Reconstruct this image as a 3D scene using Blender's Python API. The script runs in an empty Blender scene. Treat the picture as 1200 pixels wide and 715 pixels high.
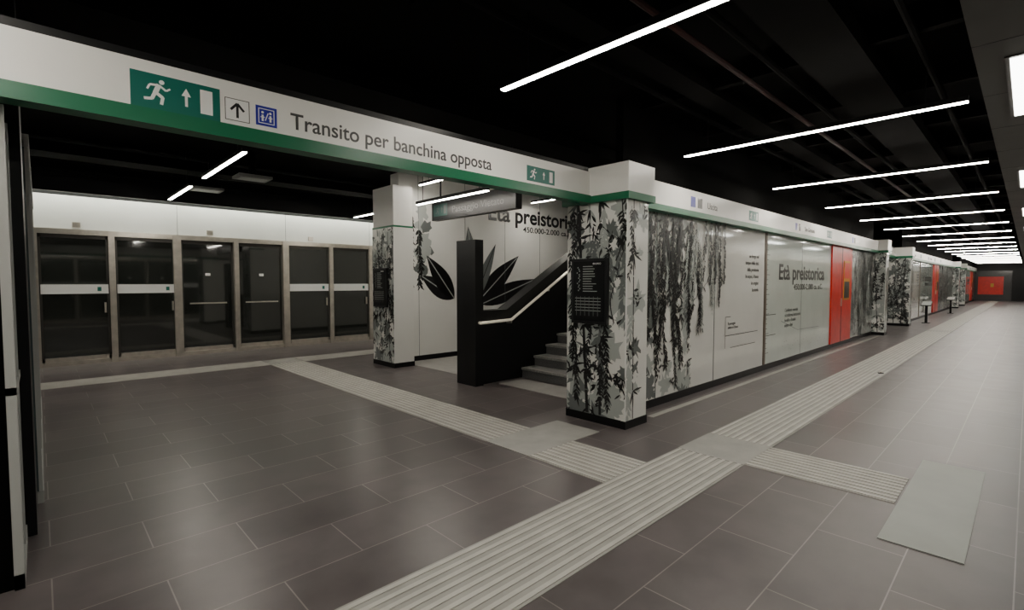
import bpy, math, random
from mathutils import Vector

scene = bpy.context.scene
R = math.radians

# ------------------------------------------------------------------ materials
def mat(name, col, rough=0.5, metal=0.0, spec=0.5, emit=None, estr=0.0, coat=0.0, noise=0.0, nscale=6.0):
    m = bpy.data.materials.new(name); m.use_nodes = True
    nt = m.node_tree; b = nt.nodes["Principled BSDF"]
    b.inputs["Base Color"].default_value = (*col, 1)
    b.inputs["Roughness"].default_value = rough
    b.inputs["Metallic"].default_value = metal
    b.inputs["Specular IOR Level"].default_value = spec
    b.inputs["Coat Weight"].default_value = coat
    b.inputs["Coat Roughness"].default_value = 0.06
    if emit:
        b.inputs["Emission Color"].default_value = (*emit, 1)
        b.inputs["Emission Strength"].default_value = estr
    if noise > 0:
        tc = nt.nodes.new("ShaderNodeTexCoord"); n = nt.nodes.new("ShaderNodeTexNoise")
        n.inputs["Scale"].default_value = nscale; n.inputs["Detail"].default_value = 5
        r = nt.nodes.new("ShaderNodeValToRGB")
        r.color_ramp.elements[0].position = 0.3; r.color_ramp.elements[1].position = 0.7
        r.color_ramp.elements[0].color = (*[c * (1 - noise) for c in col], 1)
        r.color_ramp.elements[1].color = (*[min(1, c * (1 + noise)) for c in col], 1)
        nt.links.new(tc.outputs["Object"], n.inputs["Vector"])
        nt.links.new(n.outputs["Fac"], r.inputs["Fac"])
        nt.links.new(r.outputs["Color"], b.inputs["Base Color"])
    return m

M = {}
M['black']   = mat('black_metal', (0.005, 0.005, 0.006), 0.4, spec=.3)
M['ceil']    = mat('ceiling_black', (0.002, 0.002, 0.002), 0.9, spec=.08, noise=0.4, nscale=1.5)
M['duct']    = mat('duct_black', (0.0030, 0.0028, 0.0028), 0.85, spec=.07, noise=0.3, nscale=3)
M['redpipe'] = mat('red_pipe', (0.030, 0.004, 0.003), 0.6, spec=.2)
M['soffit']  = mat('soffit_grey', (0.10, 0.10, 0.095), 0.6, noise=0.08, nscale=2)
M['white']   = mat('white_panel', (0.82, 0.815, 0.78), 0.3, noise=0.03, nscale=2)
M['glassw']  = mat('white_glass_panel', (0.82, 0.82, 0.78), 0.08, coat=0.9, noise=0.03, nscale=1.5)
M['glassg']  = mat('greenish_glass_panel', (0.66, 0.73, 0.67), 0.08, coat=0.9, noise=0.05, nscale=1.5)
M['green']   = mat('sign_green', (0.002, 0.135, 0.060), 0.3)
M['teal']    = mat('exit_green', (0.0, 0.13, 0.10), 0.35)
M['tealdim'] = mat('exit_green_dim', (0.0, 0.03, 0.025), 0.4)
M['blue']    = mat('icon_blue', (0.010, 0.015, 0.33), 0.35)
M['dgrey']   = mat('print_dark', (0.012, 0.012, 0.013), 0.3, coat=0.2)
M['mgrey']   = mat('print_mid', (0.14, 0.155, 0.15), 0.3, coat=0.2)
M['lgrey']   = mat('print_light', (0.40, 0.43, 0.41), 0.3, coat=0.3)
M['ink']     = mat('ink', (0.004, 0.004, 0.004), 0.35, coat=0.1)
M['textgrey']= mat('text_grey', (0.045, 0.045, 0.045), 0.4)
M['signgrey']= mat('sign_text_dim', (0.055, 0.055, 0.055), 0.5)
M['signwhite']= mat('sign_white', (0.8, 0.8, 0.78), 0.4)
M['framegrey']= mat('frame_grey', (0.45, 0.46, 0.44), 0.4)
M['steel']   = mat('brushed_steel', (0.62, 0.575, 0.51), 0.30, metal=0.85, noise=0.12, nscale=8)
M['steeld']  = mat('dark_steel', (0.06, 0.057, 0.052), 0.35, metal=0.5)
M['dglass']  = mat('dark_door_glass', (0.018, 0.020, 0.018), 0.03, coat=1.0)
M['bglass']  = mat('bluish_partition_glass', (0.06, 0.09, 0.095), 0.06, coat=1.0)
M['rail']    = mat('handrail_brass_glow', (0.85, 0.78, 0.62), 0.22, metal=0.7, emit=(1, .9, .7), estr=0.25)  # faint emission in the brass stands in for an LED-like glow
M['tactile'] = mat('tactile_tile', (0.35, 0.34, 0.31), 0.5, noise=0.10, nscale=5)
M['tactileS']= mat('tactile_smooth', (0.35, 0.345, 0.32), 0.5, noise=0.10, nscale=5)
M['ridge']   = mat('tactile_ridge', (0.51, 0.50, 0.46), 0.5, noise=0.10, nscale=5)
M['plate']   = mat('floor_plate', (0.29, 0.31, 0.28), 0.45, noise=0.07, nscale=3)
M['red']     = mat('red_panel', (0.72, 0.018, 0.010), 0.3, noise=0.1)
M['yellow']  = mat('yellow_print', (0.65, 0.30, 0.02), 0.4)
M['brown']   = mat('timeline_brown', (0.12, 0.09, 0.065), 0.5)
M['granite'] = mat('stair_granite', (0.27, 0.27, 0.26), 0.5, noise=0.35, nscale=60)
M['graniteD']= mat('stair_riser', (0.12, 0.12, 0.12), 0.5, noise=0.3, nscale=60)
M['lightfl'] = mat('light_floor', (0.34, 0.33, 0.31), 0.45, noise=0.08)
M['lamp']    = mat('led_tube', (1, 1, 1), 0.5, emit=(1.0, 0.935, 0.82), estr=92)
M['lamps']   = mat('led_panel', (1, 1, 1), 0.5, emit=(0.98, 1.0, 0.93), estr=12)
M['cove']    = mat('cove_led', (1, 1, 1), 0.5, emit=(0.97, 1.0, 0.86), estr=38)

def floor_mat():
    m = bpy.data.materials.new('floor_tiles'); m.use_nodes = True
    nt = m.node_tree; b = nt.nodes["Principled BSDF"]
    tc = nt.nodes.new("ShaderNodeTexCoord")
    br = nt.nodes.new("ShaderNodeTexBrick")
    br.offset = 0.5; br.inputs["Scale"].default_value = 1.0
    br.inputs["Brick Width"].default_value = 0.9; br.inputs["Row Height"].default_value = 0.45
    br.inputs["Mortar Size"].default_value = 0.0036; br.inputs["Mortar Smooth"].default_value = 0.1
    br.inputs["Color1"].default_value = (0.118, 0.100, 0.100, 1)
    br.inputs["Color2"].default_value = (0.090, 0.076, 0.077, 1)
    br.inputs["Mortar"].default_value = (0.25, 0.225, 0.21, 1)
    n = nt.nodes.new("ShaderNodeTexNoise"); n.inputs["Scale"].default_value = 3.5; n.inputs["Detail"].default_value = 8
    mr = nt.nodes.new("ShaderNodeMapRange")
    mr.inputs["From Min"].default_value = 0.3; mr.inputs["From Max"].default_value = 0.7
    mr.inputs["To Min"].default_value = 0.82; mr.inputs["To Max"].default_value = 1.18
    mx = nt.nodes.new("ShaderNodeVectorMath"); mx.operation = 'SCALE'
    nt.links.new(tc.outputs["Object"], br.inputs["Vector"]); nt.links.new(tc.outputs["Object"], n.inputs["Vector"])
    nt.links.new(n.outputs["Fac"], mr.inputs["Value"])
    nt.links.new(br.outputs["Color"], mx.inputs[0]); nt.links.new(mr.outputs["Result"], mx.inputs["Scale"])
    nt.links.new(mx.outputs["Vector"], b.inputs["Base Color"])
    b.inputs["Specular IOR Level"].default_value = 0.42
    mr2 = nt.nodes.new("ShaderNodeMapRange")
    mr2.inputs["To Min"].default_value = 0.24; mr2.inputs["To Max"].default_value = 0.42
    nt.links.new(n.outputs["Fac"], mr2.inputs["Value"]); nt.links.new(mr2.outputs["Result"], b.inputs["Roughness"])
    return m
M['floor'] = floor_mat()

# ------------------------------------------------------------------ builder
class B:
    def __init__(s, name): s.name = name; s.v = []; s.f = []; s.mi = []; s.mats = []
    def m(s, k):
        if k not in s.mats: s.mats.append(k)
        return s.mats.index(k)
    def poly(s, pts, k):
        i = len(s.v); s.v += [tuple(p) for p in pts]; s.f.append(list(range(i, i + len(pts)))); s.mi.append(s.m(k))
    def box(s, x0, x1, y0, y1, z0, z1, k):
        i = len(s.v); mi = s.m(k)
        s.v += [(x0,y0,z0),(x1,y0,z0),(x1,y1,z0),(x0,y1,z0),(x0,y0,z1),(x1,y0,z1),(x1,y1,z1),(x0,y1,z1)]
        for f in ((0,3,2,1),(4,5,6,7),(0,1,5,4),(1,2,6,5),(2,3,7,6),(3,0,4,7)):
            s.f.append([i + a for a in f]); s.mi.append(mi)
    def prism_y(s, pts, y0, y1, k):   # pts in XZ
        i = len(s.v); n = len(pts); mi = s.m(k)
        s.v += [(x, y0, z) for x, z in pts] + [(x, y1, z) for x, z in pts]
        s.f.append([i + a for a in range(n)]); s.mi.append(mi)
        s.f.append([i + n + a for a in range(n)][::-1]); s.mi.append(mi)
        for a in range(n):
            b = (a + 1) % n
            s.f.append([i+a, i+n+a, i+n+b, i+b]); s.mi.append(mi)
    def cyl(s, p0, p1, r, k, n=12):
        p0 = Vector(p0); p1 = Vector(p1); d = (p1 - p0).normalized()
        a = d.orthogonal().normalized(); b = d.cross(a); i = len(s.v); mi = s.m(k)
        for p in (p0, p1):
            for j in range(n):
                t = 2 * math.pi * j / n
                s.v.append(tuple(p + r * (math.cos(t) * a + math.sin(t) * b)))
        for j in range(n):
            q = (j + 1) % n
            s.f.append([i+j, i+q, i+n+q, i+n+j]); s.mi.append(mi)
        s.f.append([i + j for j in range(n)][::-1]); s.mi.append(mi)
        s.f.append([i + n + j for j in range(n)]); s.mi.append(mi)
    def build(s, parent=None, bevel=0):
        me = bpy.data.meshes.new(s.name); me.from_pydata(s.v, [], s.f)
        for k in s.mats: me.materials.append(M[k])
        for p, mi in zip(me.polygons, s.mi): p.material_index = mi
        me.update()
        o = bpy.data.objects.new(s.name, me); scene.collection.objects.link(o)
        if parent: o.parent = parent
        if bevel:
            md = o.modifiers.new('bev', 'BEVEL'); md.width = bevel; md.segments = 2; md.limit_method = 'ANGLE'
        return o

def text(body, loc, h, k, face='S', width=None, parent=None, align='LEFT', name='lettering', ext=0.0008, bold=0.0):
    c = bpy.data.curves.new(name, 'FONT'); c.body = body; c.size = h / 0.7; c.align_x = align
    c.extrude = ext; c.offset = bold
    o = bpy.data.objects.new(name, c); scene.collection.objects.link(o)
    c.materials.append(M[k])
    o.location = loc
    o.rotation_euler = (R(90), 0, 0) if face == 'S' else (R(90), 0, R(-90))
    if width:
        bpy.context.view_layer.update()
        w = o.dimensions.x
        if w > 0: o.scale = (width / w, 1, 1)
    if parent: o.parent = parent
    return o

# plane maps : (s, z, off) -> xyz
def south(x0, y):  return lambda s, z, o: (x0 + s, y - o, z)
def west(x, y1):   return lambda s, z, o: (x - o, y1 - s, z)

class Art:
    """flat printed artwork on a plane, drawn as thin polygons"""
    def __init__(s, name, fmap, w, z0, z1, seed=0, base=0.0012):
        s.b = B(name); s.f = fmap; s.w = w; s.z0 = z0; s.z1 = z1; s.o = base; s.r = random.Random(seed)
    def p(s, pts, k):
        s.o += 0.000004
        q = [(min(max(a, 0), s.w), min(max(c, s.z0), s.z1)) for a, c in pts]
        if max(a for a, _ in q) - min(a for a, _ in q) < 1e-3 or max(c for _, c in q) - min(c for _, c in q) < 1e-3: return
        s.b.poly([s.f(a, c, s.o) for a, c in q], k)
    def seg(s, a, b, w, k):
        dx, dz = b[0]-a[0], b[1]-a[1]; L = math.hypot(dx, dz) or 1; nx, nz = -dz/L*w/2, dx/L*w/2
        s.p([(a[0]+nx,a[1]+nz),(b[0]+nx,b[1]+nz),(b[0]-nx,b[1]-nz),(a[0]-nx,a[1]-nz)], k)
    def leaf(s, a, z, ang, l, w, k):
        c, q = math.cos(ang), math.sin(ang)
        prof = [(0,0),(.2,.35),(.45,.5),(.75,.3),(1,0),(.75,-.3),(.45,-.5),(.2,-.35)]
        s.p([(a + c*u*l - q*v*w, z + q*u*l + c*v*w) for u, v in prof], k)
    def blob(s, a, z, r, k, n=14, e=0.45):
        ph = [s.r.uniform(1-e, 1+e*.6) for _ in range(n)]
        s.p([(a + r*ph[i]*math.cos(2*math.pi*i/n), z + r*ph[i]*math.sin(2*math.pi*i/n)) for i in range(n)], k)
    def strand(s, a, z, L, k, ls=0.09, lw=0.022, ang=-math.pi/2):
        r = s.r; n = int(L / 0.035); th = ang
        for i in range(n):
            th += r.uniform(-.12, .12) + (-math.pi/2 - th) * .04
            na, nz = a + math.cos(th)*.035, z + math.sin(th)*.035
            s.seg((a, z), (na, nz), 0.006, k)
            for sd in (-1, 1):
                if r.random() < .8:
                    s.leaf(na, nz, th + sd*r.uniform(.25, .9), ls*r.uniform(.6, 1.2), lw*r.uniform(.7, 1.3), k)
            a, z = na, nz
            if z < s.z0 - .05 or a < -.1 or a > s.w + .1: break
    def bamboo(s, a, k, w=.035, lean=0.0):
        z = s.z0; i = 0
        while z < s.z1:
            h = s.r.uniform(.2, .32)
            s.p([(a-w/2, z+.006), (a+w/2, z+.006), (a+w/2+lean*h, z+h-.006), (a-w/2+lean*h, z+h-.006)], k)
            a += lean*h; z += h
            if s.r.random() < .7:
                for _ in range(5):
                    s.leaf(a, z, s.r.uniform(-2.6, .2), s.r.uniform(.1, .2), .028, s.r.choice(['ink', k]))
    def foliage(s, dens=1.0, a0=0, a1=None, stalks=True):
        r = s.r; a1 = a1 or s.w; W = a1 - a0; H = s.z1 - s.z0
        for _ in range(int(20*dens*W*H)):
            s.blob(a0 + r.uniform(0, W), s.z0 + r.uniform(0, H), r.uniform(.05, .2), r.choice(['lgrey', 'lgrey', 'mgrey']), 26, .55)
        if stalks:
            for _ in range(max(1, int(4*dens*W))):
                s.bamboo(a0 + r.uniform(0, W), r.choice(['mgrey', 'lgrey', 'dgrey']), r.uniform(.015, .04), r.uniform(-.06, .06))
        for _ in range(int(8*dens*W)):
            s.strand(a0 + r.uniform(0, W), s.z0 + r.uniform(.5, 1)*H, r.uniform(.5, 1.4), r.choice(['mgrey', 'lgrey']), .12, .035)
        for _ in range(int(3*dens*W)+1):
            x, z = a0 + r.uniform(0, W), s.z0 + r.uniform(0, H); th = r.uniform(0.9, 2.2)
            for i in range(22):
                th += r.uniform(-.22, .22); nx, nz = x + math.cos(th)*.07, z + math.sin(th)*.07
                s.seg((x, z), (nx, nz), .016*(1-i/26), 'dgrey')
                if r.random() < .5: s.leaf(nx, nz, th + r.choice([-1, 1])*r.uniform(.5, 1.3), r.uniform(.08, .14), .03, 'dgrey')
                x, z = nx, nz
        for _ in range(int(10*dens*W)):
            s.strand(a0 + r.uniform(0, W), s.z0 + r.uniform(.35, 1.02)*H, r.uniform(.4, 1.3), r.choice(['ink', 'dgrey', 'ink']), .08, .023)
        for _ in range(int(9*dens*W*H)):
            ca, cz = a0 + r.uniform(0, W), s.z0 + r.uniform(0, H)
            for _ in range(9):
                s.leaf(ca + r.uniform(-.07, .07), cz + r.uniform(-.07, .07), r.uniform(0, 6.28), r.uniform(.05, .12), r.uniform(.018, .035), r.choice(['ink', 'dgrey']))
        for _ in range(int(3*dens*W*H)):
            s.blob(a0 + r.uniform(0, W), s.z0 + r.uniform(0, H), r.uniform(.03, .07), 'glassw', 20, .6)
    def build(s, parent): return s.b.build(parent)

# ------------------------------------------------------------------ constants
X0, X1 = -8.0, 60.0
YN, YF = -0.5, 12.75
CZ = 3.75
WY = 3.30           # long wall face
COLX, COLW = 4.55, 0.42
CY0, CY1 = 2.98, 3.80
BZ0, BZ1 = 2.49, 2.84
BY = 3.45           # sign beam face

# ------------------------------------------------------------------ room shell
b = B('floor'); b.box(X0, X1, YN-.3, YF+.3, -0.1, 0, 'floor'); b.build()
b = B('ceiling'); b.box(X0, X1, YN-.3, YF+.3, CZ, CZ+.1, 'ceil'); b.build()
b = B('wall_east'); b.box(X1, X1+.1, YN-.3, YF+.3, 0, CZ, 'black')
b.box(X1-.08, X1, 1.0, 4.2, .0, 2.6, 'dgrey'); b.box(X1-.12, X1-.08, 1.5, 3.1, .55, 2.1, 'red'); b.box(X1-.13, X1-.12, 2.1, 2.3, 1.2, 1.5, 'yellow')
b.build()
b = B('wall_west'); b.box(X0-.1, X0, YN-.3, YF+.3, 0, CZ, 'black'); b.build()
b = B('wall_north'); b.box(X0, X1, YF+.2, YF+.3, 0, CZ, 'black'); b.build()
b = B('wall_south'); b.box(X0, X1, YN-.3, YN-.2, 0, CZ, 'black'); b.build()

# lowered soffit above the near platform edge with recessed light panels
b = B('ceiling_soffit')
b.box(X0, X1, YN-.19, 0.30, 3.08, 3.74, 'soffit')
x = X0 + .3
while x < X1: b.box(x, x+.006, YN-.19, .30, 3.0785, 3.08, 'black'); x += 1.2
sof = b.build()
b = B('light_panels')
x = 4.66 - 4.75*2
while x < X1 - 2:
    b.box(x-.03, x+1.63, -.11, .16, 3.07, 3.079, 'steeld'); b.box(x, x+1.6, -.08, .135, 3.064, 3.07, 'lamps'); x += 4.75
b.build(sof)

# ------------------------------------------------------------------ platform screen doors
def screen_doors(name, y, s, top):
    b = B(name); xa, xb = X0+.05, X1-.2
    def bx(x0, x1, d0, d1, z0, z1, k):    # d = distance in front of y
        ya, yb = y - s*d0, y - s*d1
        b.box(x0, x1, min(ya, yb), max(ya, yb), z0, z1, k)
    P = 1.125; i = int((X0+.15)/P)
    bx(xa, xb, -.15, 0, 2.60, top, 'white')
    bx(xa, xb, 0, .05, 2.52, 2.62, 'steel')
    bx(xa, xb, -.15, .03, 0, .08, 'steel')
    bx(xa, xb, -.15, -.08, .08, 2.6, 'dglass')
    while -.05 + P*i < xb - P:
        x = -.05 + P*i; ph = (i - 2) % 6; slide = ph in (0, 1)
        bx(x-.05, x+.05, -.08, .06, .0, 2.6, 'steel')
        if ph in (0, 2): bx(x-.10, x-.05, -.08, .08, 0, 2.6, 'steel')
        g = -.05 if slide else 0.0
        bx(x+.05, x+.09, -.08, g+.01, .08, 2.52, 'steeld'); bx(x+P-.09, x+P-.05, -.08, g+.01, .08, 2.52, 'steeld')
        bx(x+.05, x+P-.05, -.08, g+.01, .08, .16, 'steel'); bx(x+.05, x+P-.05, -.08, g+.01, 2.45, 2.52, 'steeld')
        bx(x+.09, x+P-.09, -.08, g-.01, .16, 2.45, 'dglass')
        if not slide:
            bx(x+.07, x+P-.07, g-.01, g+.03, 1.38, 1.56, 'signwhite')
            bx(x+P-.24, x+P-.18, g+.03, g+.032, 1.43, 1.51, 'teal')
            bx(x+P-.14, x+P-.11, g, g+.04, 1.0, 1.2, 'steel')
        else:
            bx(x+.2, x+P-.2, g, g+.03, 1.12, 1.15, 'steel')
            bx(x+P/2-.05, x+P/2+.05, g-.01, g-.006, 1.75, 1.81, 'signwhite')
        if i % 2 == 0: bx(x-.003, x+.003, 0, .002, 2.62, top, 'black')
        i += 1
    for q in range(-3, 25):
        bx(2.25+P*2*q+.5, 2.25+P*2*q+.62, 0, .02, 2.66, 2.76, 'steel')
    return b.build()
screen_doors('platform_screen_doors', YF, +1, 3.26)
screen_doors('platform_screen_doors', YN, -1, 3.06)
# cove light above the far doors
b = B('cove_light')
b.box(X0+.2, X1-.2, YF-.42, YF-.38, 3.27, 3.5, 'black')
b.box(X0+.2, X1-.2, YF-.42, YF+.0, 3.5, 3.54, 'black')
b.box(X0+.2, X1-.2, YF-.34, YF-.28, 3.47, 3.499, 'cove')
for i in range(20): b.cyl((X0+.5+i*3.5, YF-.3, 3.54), (X0+.5+i*3.5, YF-.3, CZ), .01, 'black', 6)
b.build()

# ------------------------------------------------------------------ tactile paving
b = B('tactile_paving')
def strip_x(x0, x1, y0, y1, n=9):
    b.box(x0, x1, y0, y1, .0, .004, 'tactile'); p = (y1-y0)/n
    for i in range(n): b.box(x0, x1, y0+p*(i+.28), y0+p*(i+.72), .004, .009, 'ridge')
def strip_y(y0, y1, x0, x1, n=9):
    b.box(x0, x1, y0, y1, .0, .004, 'tactile'); p = (x1-x0)/n
    for i in range(n): b.box(x0+p*(i+.28), x0+p*(i+.72), y0, y1, .004, .009, 'ridge')
def patch(x0, x1, y0, y1): b.box(x0, x1, y0, y1, 0, .007, 'tactileS')
A0, A1 = 1.67, 2.29
strip_x(X0, 4.40, A0, A1); patch(4.40, 5.08, A0, A1); strip_x(5.08, 21, A0, A1); patch(21, 21.65, A0, A1); strip_x(21.65, X1-1, A0, A1)
strip_y(.62, A0, 4.42, 5.08)
strip_y(A1, 3.12, 3.20, 3.85); patch(3.20, 4.28, 3.12, 3.72); strip_y(3.72, 10.1, 3.20, 3.85)
patch(3.20, 3.85, 10.1, 10.75); strip_x(X0, 3.20, 10.1, 10.75); strip_x(3.85, X1-1, 10.1, 10.75)
b.build()
b = B('floor_plate'); b.box(3.74, 5.70, .20, .605, 0, .006, 'plate'); b.build()
b = B('floor_drain_strip'); b.box(5.2, 18.3, 3.02, 3.10, 0, .004, 'tactile'); b.build()

# ------------------------------------------------------------------ columns
def plaque(parent, x, yc, small=False):
    b = B('tactile_map'); y0, y1 = yc-.25, yc+.25
    b.box(x-.045, x, y0, y1, 1.13, 1.87, 'dgrey')
    b.box(x-.05, x-.045, y0+.03, y1-.03, 1.16, 1.84, 'black')
    o = b.build(parent, .004)
    a = Art('map_print', west(x-.05, y1), .5, 1.16, 1.84, 3)
    for i in range(11):
        z = 1.78 - i*.028; L = a.r.uniform(.12, .2)
        a.seg((.17, z), (.17+L, z), .008, 'lgrey')
    for i in range(5):
        a.seg((.06, 1.42-i*.035), (.42, 1.42-i*.035), .006, 'lgrey')
    for i in range(6): a.seg((.08+i*.06, 1.22), (.08+i*.06, 1.44), .006, 'mgrey')
    for i in range(14): a.leaf(.08+a.r.uniform(0,.05), 1.5+i*.02, 1, .02, .015, 'lgrey')
    a.build(o)
    text('BINARIO', (x-.052, y0+.19, 1.80), .02, 'signwhite', 'W', parent=o)

def column(x, y0, y1, seed, top=BZ0, cap=True, mapp=True, kright=True):
    b = B('column')
    b.box(x, x+COLW, y0, y1, .09, top+.005, 'glassw')
    b.box(x-.008, x+COLW+.008, y0-.008, y1+.008, 0, .09, 'black')
    if cap:
        b.box(x-.04, x+COLW+.06, y0-.04, y1+.04, BZ0+.07, BZ1+.04, 'white')
        b.box(x-.05, x+COLW+.07, y0-.05, y1+.05, BZ0, BZ0+.075, 'green')
    else:
        b.box(x-.002, x+COLW, y0-.002, y1, top+.005, top+.04, 'green')
        b.box(x+.01, x+COLW, y0+.02, y1-.02, top+.04, 3.4, 'white')
    b.box(x-.006, x+.002, y0-.006, y0+.008, .09, top, 'signwhite')
    o = b.build()
    a = Art('foliage_print', west(x, y1), y1-y0, .09, top, seed); a.foliage(1.3); a.build(o)
    if kright:
        a = Art('foliage_print', south(x, y0), COLW, .09, top, seed+50); a.foliage(.5); a.build(o)
    if mapp: plaque(o, x, (y0+y1)/2 + .06)
    return o
column(COLX, CY0, CY1, 11)
column(4.75, 8.12, 8.92, 12, top=2.62, cap=False, kright=False)
for cx, sd in ((18.4, 13), (22.9, 14), (41.0, 15), (45.5, 16)):
    column(cx, CY0, CY1, sd, mapp=False)

# ------------------------------------------------------------------ stairwell blocks (long decorated walls)
def icon_exit(a, s0, z0, w, h, tealk='teal', W='signwhite'):
    a.p([(s0, z0), (s0+w, z0), (s0+w, z0+h), (s0, z0+h)], tealk)
    u = h
    def P(x, y): return (s0 + x*u, z0 + y*u)
    a.p([(s0+.72*u+.065*u*math.cos(t*math.pi/6), z0+.80*u+.065*u*math.sin(t*math.pi/6)) for t in range(12)], W)
    a.seg(P(.66,.72), P(.56,.46), .12*u, W)
    a.seg(P(.58,.48), P(.74,.36), .09*u, W); a.seg(P(.74,.38), P(.70,.16), .08*u, W)
    a.seg(P(.56,.48), P(.48,.28), .09*u, W); a.seg(P(.49,.29), P(.30,.26), .08*u, W)
    a.seg(P(.66,.70), P(.82,.58), .06*u, W); a.seg(P(.82,.58), P(.92,.66), .05*u, W)
    a.seg(P(.64,.70), P(.44,.68), .06*u, W); a.seg(P(.44,.68), P(.38,.54), .05*u, W)
    ax = w/u*.60
    a.seg(P(ax,.25), P(ax,.62), .07*u, W); a.p([P(ax-.12,.55), P(ax+.12,.55), P(ax,.78)], W)
    a.p([P(w/u-.52,.14), P(w/u-.20,.14), P(w/u-.20,.86), P(w/u-.52,.86)], W)

def block(xa, xb, seed, solid=False):
    """one stairwell block between xa and xb"""
    b = B('wall_stairwell' )
    b.box(xa, xb, WY, WY+.14, .10, BZ0+.1, 'glassw')
    b.box(xa, xb, WY-.012, WY+.14, 0, .10, 'black')
    def xr(t): return xa + t
    b.box(xr(4.55), xr(8.75), WY-.004, WY, .10, BZ0, 'glassg')
    for t in (.75, 2.45, 4.5, 6.6, 8.75, 10.75, 12.0):
        b.box(xr(t)-.006, xr(t)+.006, WY-.006, WY, .10, BZ0, 'mgrey')
    b.box(xr(4.48), xr(4.58), WY-.012, WY, .10, BZ0, 'brown')
    b.box(xa, xb, WY-.12, WY+.14, BZ0+.07, BZ1, 'white')
    b.box(xa, xb, WY-.13, WY+.14, BZ0, BZ0+.075, 'green')
    b.box(xa, xb, WY+.02, WY+.12, BZ1, CZ, 'ceil')
    if solid:
        b.box(xa+.3, xb, WY+.14, 8.75, 0, CZ, 'ceil')
    o = b.build()
    a = Art('foliage_print', south(xa, WY), 3.0, .10, BZ0, seed); a.foliage(.85, 0, 1.7, False)
    for i in range(14): a.strand(.5 + a.r.uniform(0, 1.2), BZ0, a.r.uniform(.9, 2.1), 'ink', .09, .027)
    for i in range(16): a.strand(1.5 + a.r.uniform(0, 1.1), BZ0 - a.r.uniform(0, .3), a.r.uniform(.4, 1.4), a.r.choice(['ink', 'mgrey', 'lgrey']), .08, .022)
    for i in range(5):
        x = 2.1+i*.16; z = BZ0
        while z > 2.0 - .5*abs(math.sin(i*2.1)) - (.8 if i == 3 else 0):
            a.blob(x + a.r.uniform(-.02, .02), z, .035, 'ink', 7); z -= .05
    a.build(o)
    a = Art('foliage_print', south(xr(10.85), WY), xb-xr(10.85), .10, BZ0, seed+1); a.foliage(1.0); a.build(o)
    a = Art('timeline_print', south(xr(2.5), WY-.0045), 6.4, .10, BZ0, seed+2)
    for i in range(24): a.seg((2.08, .3+i*.09), (2.08+(.16 if i % 4 == 0 else .08), .3+i*.09), .01, 'textgrey')
    for z in (1.0, .62): a.seg((2.1, z), (2.6, z), .012, 'ink')
    a.seg((.35, 1.05), (.35, .55), .012, 'textgrey'); a.seg((.35, .75), (1.7, .75), .01, 'textgrey'); a.seg((.35, 1.05), (.55, 1.05), .01, 'textgrey')
    a.seg((.55, .55), (1.6, .55), .01, 'textgrey')
    a.seg((2.9, .85), (3.9, .62), .008, 'textgrey'); a.seg((3.9, .62), (5.4, .60), .008, 'textgrey')
    for i in range(30):
        a.leaf(3.0+i*.1, .35+.1*math.sin(i), 0, .03, .015, 'textgrey')
    a.build(o)
    for i, t in enumerate(('un luogo nel', 'tempo della città', 'dalla preistoria', 'le acque, il fiume', 'in origine', 'la storia')):
        text(t, (xr(4.2), WY-.003, 2.02-i*.115), .06, 'textgrey', align='RIGHT', parent=o, bold=.001)
    text('Il paesaggio\nantico e il fosso', (xr(2.95), WY-.003, .92), .045, 'textgrey', parent=o)
    text('Età preistorica', (xr(5.2), WY-.006, 1.66), .29, 'ink', width=3.0, parent=o, bold=.010)
    text('450.000-2.000 ca. a.C.', (xr(6.1), WY-.006, 1.45), .12, 'ink', width=2.0, parent=o, bold=.003)
    text('L\'ambiente naturale\nsi trasforma lentamente\nla valle e il suolo\nacque e limi', (xr(5.6), WY-.006, 1.02), .07, 'textgrey', parent=o)
    a = Art('header_sign', south(xa, WY-.12), xb-xa, BZ0+.08, BZ1, 5)
    for s0 in (1.4, 5.7, 10.2):
        a.p([(s0, 2.62), (s0+.14, 2.62), (s0+.14, 2.76), (s0, 2.76)], 'blue')
        a.p([(s0+.2, 2.62), (s0+.34, 2.62), (s0+.34, 2.76), (s0+.2, 2.76)], 'ink')
    for s0 in (3.4, 7.9): icon_exit(a, s0, 2.61, .40, .16)
    a.build(o)
    text('Uscita', (xa+1.9, WY-.122, 2.64), .09, 'textgrey', parent=o)
    text('San Giovanni', (xa+6.3, WY-.122, 2.64), .09, 'textgrey', parent=o)
    b = B('fire_cabinet')
    fx0, fx1 = xr(8.8), xr(10.7)
    b.box(fx0, fx1, WY-.03, WY, .10, BZ0, 'red')
    b.box(fx0+.9, fx0+.93, WY-.034, WY-.03, .10, BZ0, 'dgrey')
    b.box(fx0+1.07, fx0+1.65, WY-.04, WY-.03, 1.15, 2.15, 'yellow')
    b.box(fx0+1.12, fx0+1.60, WY-.044, WY-.04, 1.7, 2.1, 'red')
    b.box(fx0+1.12, fx0+1.60, WY-.044, WY-.04, 1.2, 1.62, 'dgrey')
    b.box(fx0+.83, fx0+.86, WY-.06, WY-.03, 1.0, 1.2, 'steel')
    b.build(o)
    return o
block(COLX+COLW, 18.4, 31)
block(22.9+COLW, 41.0, 41, True)
block(45.5+COLW, 59.5, 51, True)

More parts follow.
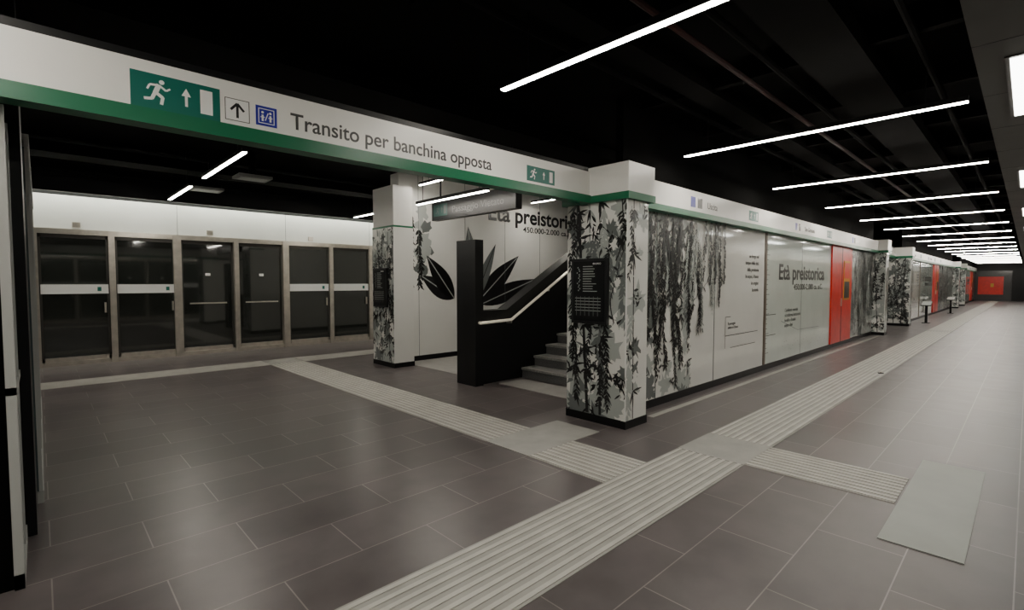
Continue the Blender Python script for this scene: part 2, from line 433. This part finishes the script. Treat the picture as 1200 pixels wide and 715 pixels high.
# stairwell far wall with the big plant drawing
b = B('wall_stair_inner')
b.box(5.15, 18.4, 8.6, 8.9, .10, CZ, 'glassw'); b.box(5.17, 18.4, 8.588, 8.9, 0, .10, 'black')
for x in (5.6, 6.8, 8.0, 9.2): b.box(x-.004, x+.004, 8.596, 8.6, .1, CZ, 'mgrey')
wi = b.build()
a = Art('plant_print', south(5.15, 8.6), 6, .10, 3.7, 77)
def bigleaf(s0, z0, ang, l, w, k1, k2=None):
    n = 12; pr = [(i/n, .5*math.sin(math.pi*(i/n)**.8)) for i in range(n+1)]
    pts = pr + [(u, -v) for u, v in pr[::-1][1:-1]]
    c, q = math.cos(ang), math.sin(ang)
    a.p([(s0+c*u*l-q*v*w, z0+q*u*l+c*v*w) for u, v in pts], k1)
    if k2: a.seg((s0, z0), (s0+c*l*.95, z0+q*l*.95), .02, k2)
for i in range(10): a.blob(.15+a.r.uniform(0,.5), 1.9+a.r.uniform(-.1, 1.2), .16, a.r.choice(['lgrey', 'mgrey']))
a.strand(.25, 3.0, 1.5, 'ink', .14, .04); a.strand(.45, 2.7, 1.2, 'ink', .12, .04)
for (ang, l, w, k) in ((150, 1.0, .38, 'dgrey'), (128, 1.15, .40, 'ink')):
    bigleaf(1.35, 1.25, R(ang), l, w, k, 'lgrey')
bigleaf(1.95, 1.1, R(97), 1.75, .50, 'mgrey', 'lgrey'); bigleaf(2.0, 1.15, R(40), 1.7, .46, 'dgrey', 'lgrey')
bigleaf(2.1, 1.1, R(18), 1.9, .42, 'dgrey', 'lgrey'); bigleaf(1.9, 1.15, R(64), 1.5, .30, 'mgrey', 'dgrey')
bigleaf(1.9, 1.15, R(-115), .9, .3, 'mgrey'); a.seg((1.98, 1.2), (2.1, .1), .06, 'dgrey')
a.build(wi)
text('Età preistorica', (7.45, 8.594, 3.04), .36, 'ink', width=3.3, parent=wi, bold=.012)
text('450.000-2.000 ca. a.C.', (8.6, 8.594, 2.83), .13, 'ink', width=2.1, parent=wi, bold=.003)
b = B('wall_stair_end'); b.box(18.2, 18.4, WY+.14, 8.6, 0, CZ, 'ceil'); b.build()

# hanging sign at stair mouth
b = B('stair_sign')
b.box(4.76, 4.88, 4.90, 6.90, 2.62, 2.93, 'black')
for y in (5.05, 6.75): b.cyl((4.83, y, 2.93), (4.83, y, CZ), .015, 'black')
so = b.build()
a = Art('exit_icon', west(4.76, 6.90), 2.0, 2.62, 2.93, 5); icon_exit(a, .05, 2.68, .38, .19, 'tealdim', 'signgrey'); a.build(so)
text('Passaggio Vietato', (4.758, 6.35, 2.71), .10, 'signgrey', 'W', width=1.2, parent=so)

# ------------------------------------------------------------------ stairs
b = B('staircase')
SX = 5.85; run, rise = .30, .17
N = 22
for i in range(N):
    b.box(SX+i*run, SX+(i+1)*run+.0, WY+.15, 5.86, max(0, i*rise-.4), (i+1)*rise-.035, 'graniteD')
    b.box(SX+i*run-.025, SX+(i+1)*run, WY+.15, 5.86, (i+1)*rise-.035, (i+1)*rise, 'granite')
    b.box(SX+i*run-.026, SX+i*run+.03, WY+.2, 5.84, (i+1)*rise, (i+1)*rise+.002, 'tactile')
b.build()
b = B('stair_landing_mat'); b.box(5.2, 5.75, 3.5, 5.75, 0, .005, 'lightfl'); b.box(5.2, 6.8, 6.35, 8.55, 0, .005, 'lightfl'); b.build()

b = B('stair_balustrade')
sl = .565
b.box(4.78, 4.94, 5.80, 6.26, 0, 2.25, 'black')
def tl(x): return 1.16 if x < 5.5 else 1.16 + (x-5.5)*sl
b.prism_y([(4.94, 0), (SX+.2, 0), (11.6, 3.1), (11.6, tl(11.6)-1.1), (11.6, 3.3), (9.5, tl(9.5)), (5.5, 1.16), (4.94, 1.16)], 5.87, 6.1, 'black')
bo = b.build(None)
b = B('handrail')
hy = 5.80
b.cyl((4.86, hy-.04, .98), (5.50, hy-.04, 1.0), .022, 'rail'); b.cyl((5.50, hy-.04, 1.0), (9.4, hy-.04, 1.0+3.9*sl), .022, 'rail')
b.cyl((4.86, hy-.04, .98), (4.86, hy+.01, .98), .022, 'rail')
for i in range(5):
    x = 5.5+i*.9; z = 1.0+(x-5.5)*sl
    b.cyl((x, hy-.04, z), (x, hy-.04, z-.05), .01, 'steel'); b.cyl((x, hy-.04, z-.05), (x, hy+.08, z-.05), .01, 'steel')
b.build(bo)

# ------------------------------------------------------------------ overhead sign beam
def beam(xa, xb, full=False):
    b = B('sign_beam')
    b.box(xa, xb, BY, BY+.1, BZ0+.08, BZ1, 'white')
    b.box(xa, xb, BY-.02, BY+.11, BZ0, BZ0+.085, 'green')
    b.box(xa, xb, BY+.02, BY+.08, BZ1, BZ1+.05, 'black')
    o = b.build()
    return o
bm = beam(X0+.05, COLX-.04)
a = Art('exit_sign', lambda s, z, o: (s*1.03, BY - o, z+.005), 4.6, BZ0, BZ1, 5)
icon_exit(a, .385, 2.575, .425, .195)
def frame(s0, z0, w, k):
    a.p([(s0, z0), (s0+w, z0), (s0+w, z0+w), (s0, z0+w)], k)
frame(.835, 2.60, .135, 'ink'); frame(.839, 2.604, .127, 'signwhite')
a.seg((.9025, 2.62), (.9025, 2.70), .014, 'ink'); a.seg((.9025, 2.708), (.866, 2.665), .014, 'ink'); a.seg((.9025, 2.708), (.939, 2.665), .014, 'ink')
frame(1.005, 2.605, .125, 'blue')
a.p([(1.02, 2.62), (1.115, 2.62), (1.115, 2.715), (1.02, 2.715)], 'signwhite'); a.p([(1.025, 2.625), (1.11, 2.625), (1.11, 2.71), (1.025, 2.71)], 'blue')
for q in (1.045, 1.091):
    a.seg((q, 2.635), (q, 2.675), .012, 'signwhite'); a.blob(q, 2.690, .008, 'signwhite', 8, .0)
a.seg((1.06, 2.64), (1.078, 2.69), .006, 'signwhite'); a.seg((1.033, 2.66), (1.058, 2.66), .006, 'signwhite'); a.seg((1.079, 2.66), (1.103, 2.66), .006, 'signwhite')
icon_exit(a, 3.40, 2.60, .40, .15)
a.build(bm)
text('Transito per banchina opposta', (1.25, BY-.001, 2.63), .105, 'textgrey', width=1.79, parent=bm, bold=.0016)
beam(18.4+COLW+.06, 22.9-.04); beam(41.0+COLW+.06, 45.5-.04)

# ------------------------------------------------------------------ glass partition on the left
b = B('glass_partition')
b.box(-3.0, -.14, 3.60, 9.0, 0, CZ, 'ceil')
b.box(-.14, -.11, 3.60, 4.30, 0.08, BZ0, 'bglass')
for y in (3.58, 3.98): b.box(-.14, -.10, y, y+.03, 0, BZ0, 'framegrey')
b.box(-.14, -.10, 3.58, 4.3, 0, .08, 'framegrey'); b.box(-.14, -.10, 3.58, 4.3, 1.02, 1.06, 'framegrey')
b.box(-.14, -.055, 4.30, 4.90, 0, CZ, 'black')
for i in range(3):
    y = 4.90 + i*1.35
    b.box(-.14, -.045, y, y+1.35, .08, 2.6, 'bglass')
    b.box(-.14, -.025, y+.02, y+.10, 0, 2.6, 'framegrey'); b.box(-.14, -.025, y+1.26, y+1.34, 0, 2.6, 'framegrey')
b.box(-.14, -.02, 4.90, 9.0, 0, .09, 'framegrey'); b.box(-.14, -.02, 4.90, 9.0, 2.55, 2.64, 'framegrey')
b.build()

# ------------------------------------------------------------------ ceiling services
b = B('ceiling_ducts')
for y, w, z in ((1.0, .45, 3.50), (2.35, .25, 3.58), (4.6, .6, 3.52), (9.9, .5, 3.5)):
    b.box(X0+.1, X1-.1, y, y+w, z, z+.16, 'duct')
x = X0 + .6
while x < X1:
    b.box(x, x+.08, .35, 3.2, 3.62, 3.75, 'duct'); x += 1.57
for y in (.7, 1.7, 2.8, 6.2, 6.35, 10.9): b.cyl((X0+.1, y, 3.6), (X1-.1, y, 3.6), .03, 'duct', 8)
b.cyl((X0+.1, 1.95, 3.56), (X1-.1, 1.95, 3.56), .025, 'redpipe', 8)
b.build()
b = B('ceiling_vent')
for x, y in ((3.2, 6.6), (2.6, 8.9), (2.3, 10.6), (7, 11.5)):
    b.box(x-.25, x+.25, y-.2, y+.2, 3.30, 3.34, 'soffit'); b.box(x-.2, x+.2, y-.15, y+.15, 3.295, 3.30, 'steeld'); b.cyl((x, y, 3.34), (x, y, CZ), .06, 'duct', 10)
b.build()

# ------------------------------------------------------------------ linear lamps
def lamp_mesh(L):
    b = B('linear_lamp')
    b.box(-.03, .03, 0, L, .0, .05, 'black'); b.box(-.023, .023, .004, L-.004, -.008, .0, 'lamp')
    for y in (.3, L-.3): b.cyl((0, y, .05), (0, y, CZ-3.2), .004, 'black', 6)
    return b
meshes = {}
def lamp(x, y0, y1, z=3.2):
    L = round(y1-y0, 3)
    if (L) not in meshes:
        o = lamp_mesh(L).build(); meshes[L] = o.data
    else:
        o = bpy.data.objects.new('linear_lamp', meshes[L]); scene.collection.objects.link(o)
    o.location = (x, y0, z)
x = 2.84 - 3.15*3
while x < X1 - 1:
    lamp(x, .42, 3.08); x += 3.15
x = 1.88 - 3.8*2
while x < X1 - 1:
    lamp(x, 9.7, 11.55); x += 3.8
lamp(1.88, 6.7, 8.8)
lamp(5.45, 6.5, 8.3, 3.5); lamp(7.2, 3.8, 5.6, 3.55); lamp(8.6, 6.5, 8.3, 3.5)  # added lamps, hidden behind beam and column cap, to brighten stair wall and steps
b = B('sign_lamp'); b.box(4.42, 4.48, 5.12, 6.86, 2.85, 2.90, 'black'); b.box(4.43, 4.47, 5.125, 6.855, 2.842, 2.85, 'lamp')
for y in (5.3, 6.7): b.cyl((4.45, y, 2.9), (4.45, y, CZ), .006, 'black', 6)
b.build()

# ------------------------------------------------------------------ lecterns
for x, y in ((25.2, 2.75), (34.0, 2.75)):
    b = B('information_lectern')
    b.box(x-.15, x+.15, y-.12, y+.12, 0, .02, 'black'); b.box(x-.05, x+.05, y-.04, y+.04, .02, .72, 'black')
    b.prism_y([(x-.25, .68), (x+.25, .82), (x+.25, .85), (x-.25, .71)], y-.16, y+.16, 'dgrey')
    b.prism_y([(x-.23, .716), (x+.23, .845), (x+.23, .85), (x-.23, .721)], y-.14, y+.14, 'lgrey')
    b.build()
b = B('floor_socket_cap'); b.cyl((10.6, 1.74, .008), (10.6, 1.74, .02), .045, 'black'); b.cyl((10.6, 1.74, .02), (10.6, 1.74, .04), .02, 'steel'); b.build()

# ------------------------------------------------------------------ world + camera
w = bpy.data.worlds.new('world'); scene.world = w; w.use_nodes = True
w.node_tree.nodes['Background'].inputs[0].default_value = (0.5, 0.5, 0.5, 1)
w.node_tree.nodes['Background'].inputs[1].default_value = 0.02

cam = bpy.data.cameras.new('camera'); cam.sensor_width = 36; cam.lens = 579/1200*36; cam.clip_start = 0.05; cam.clip_end = 200
co = bpy.data.objects.new('camera', cam); scene.collection.objects.link(co)
co.location = (0, 0, 1.6)
co.rotation_euler = (R(90-2.62), 0, R(46.26-90))
scene.camera = co
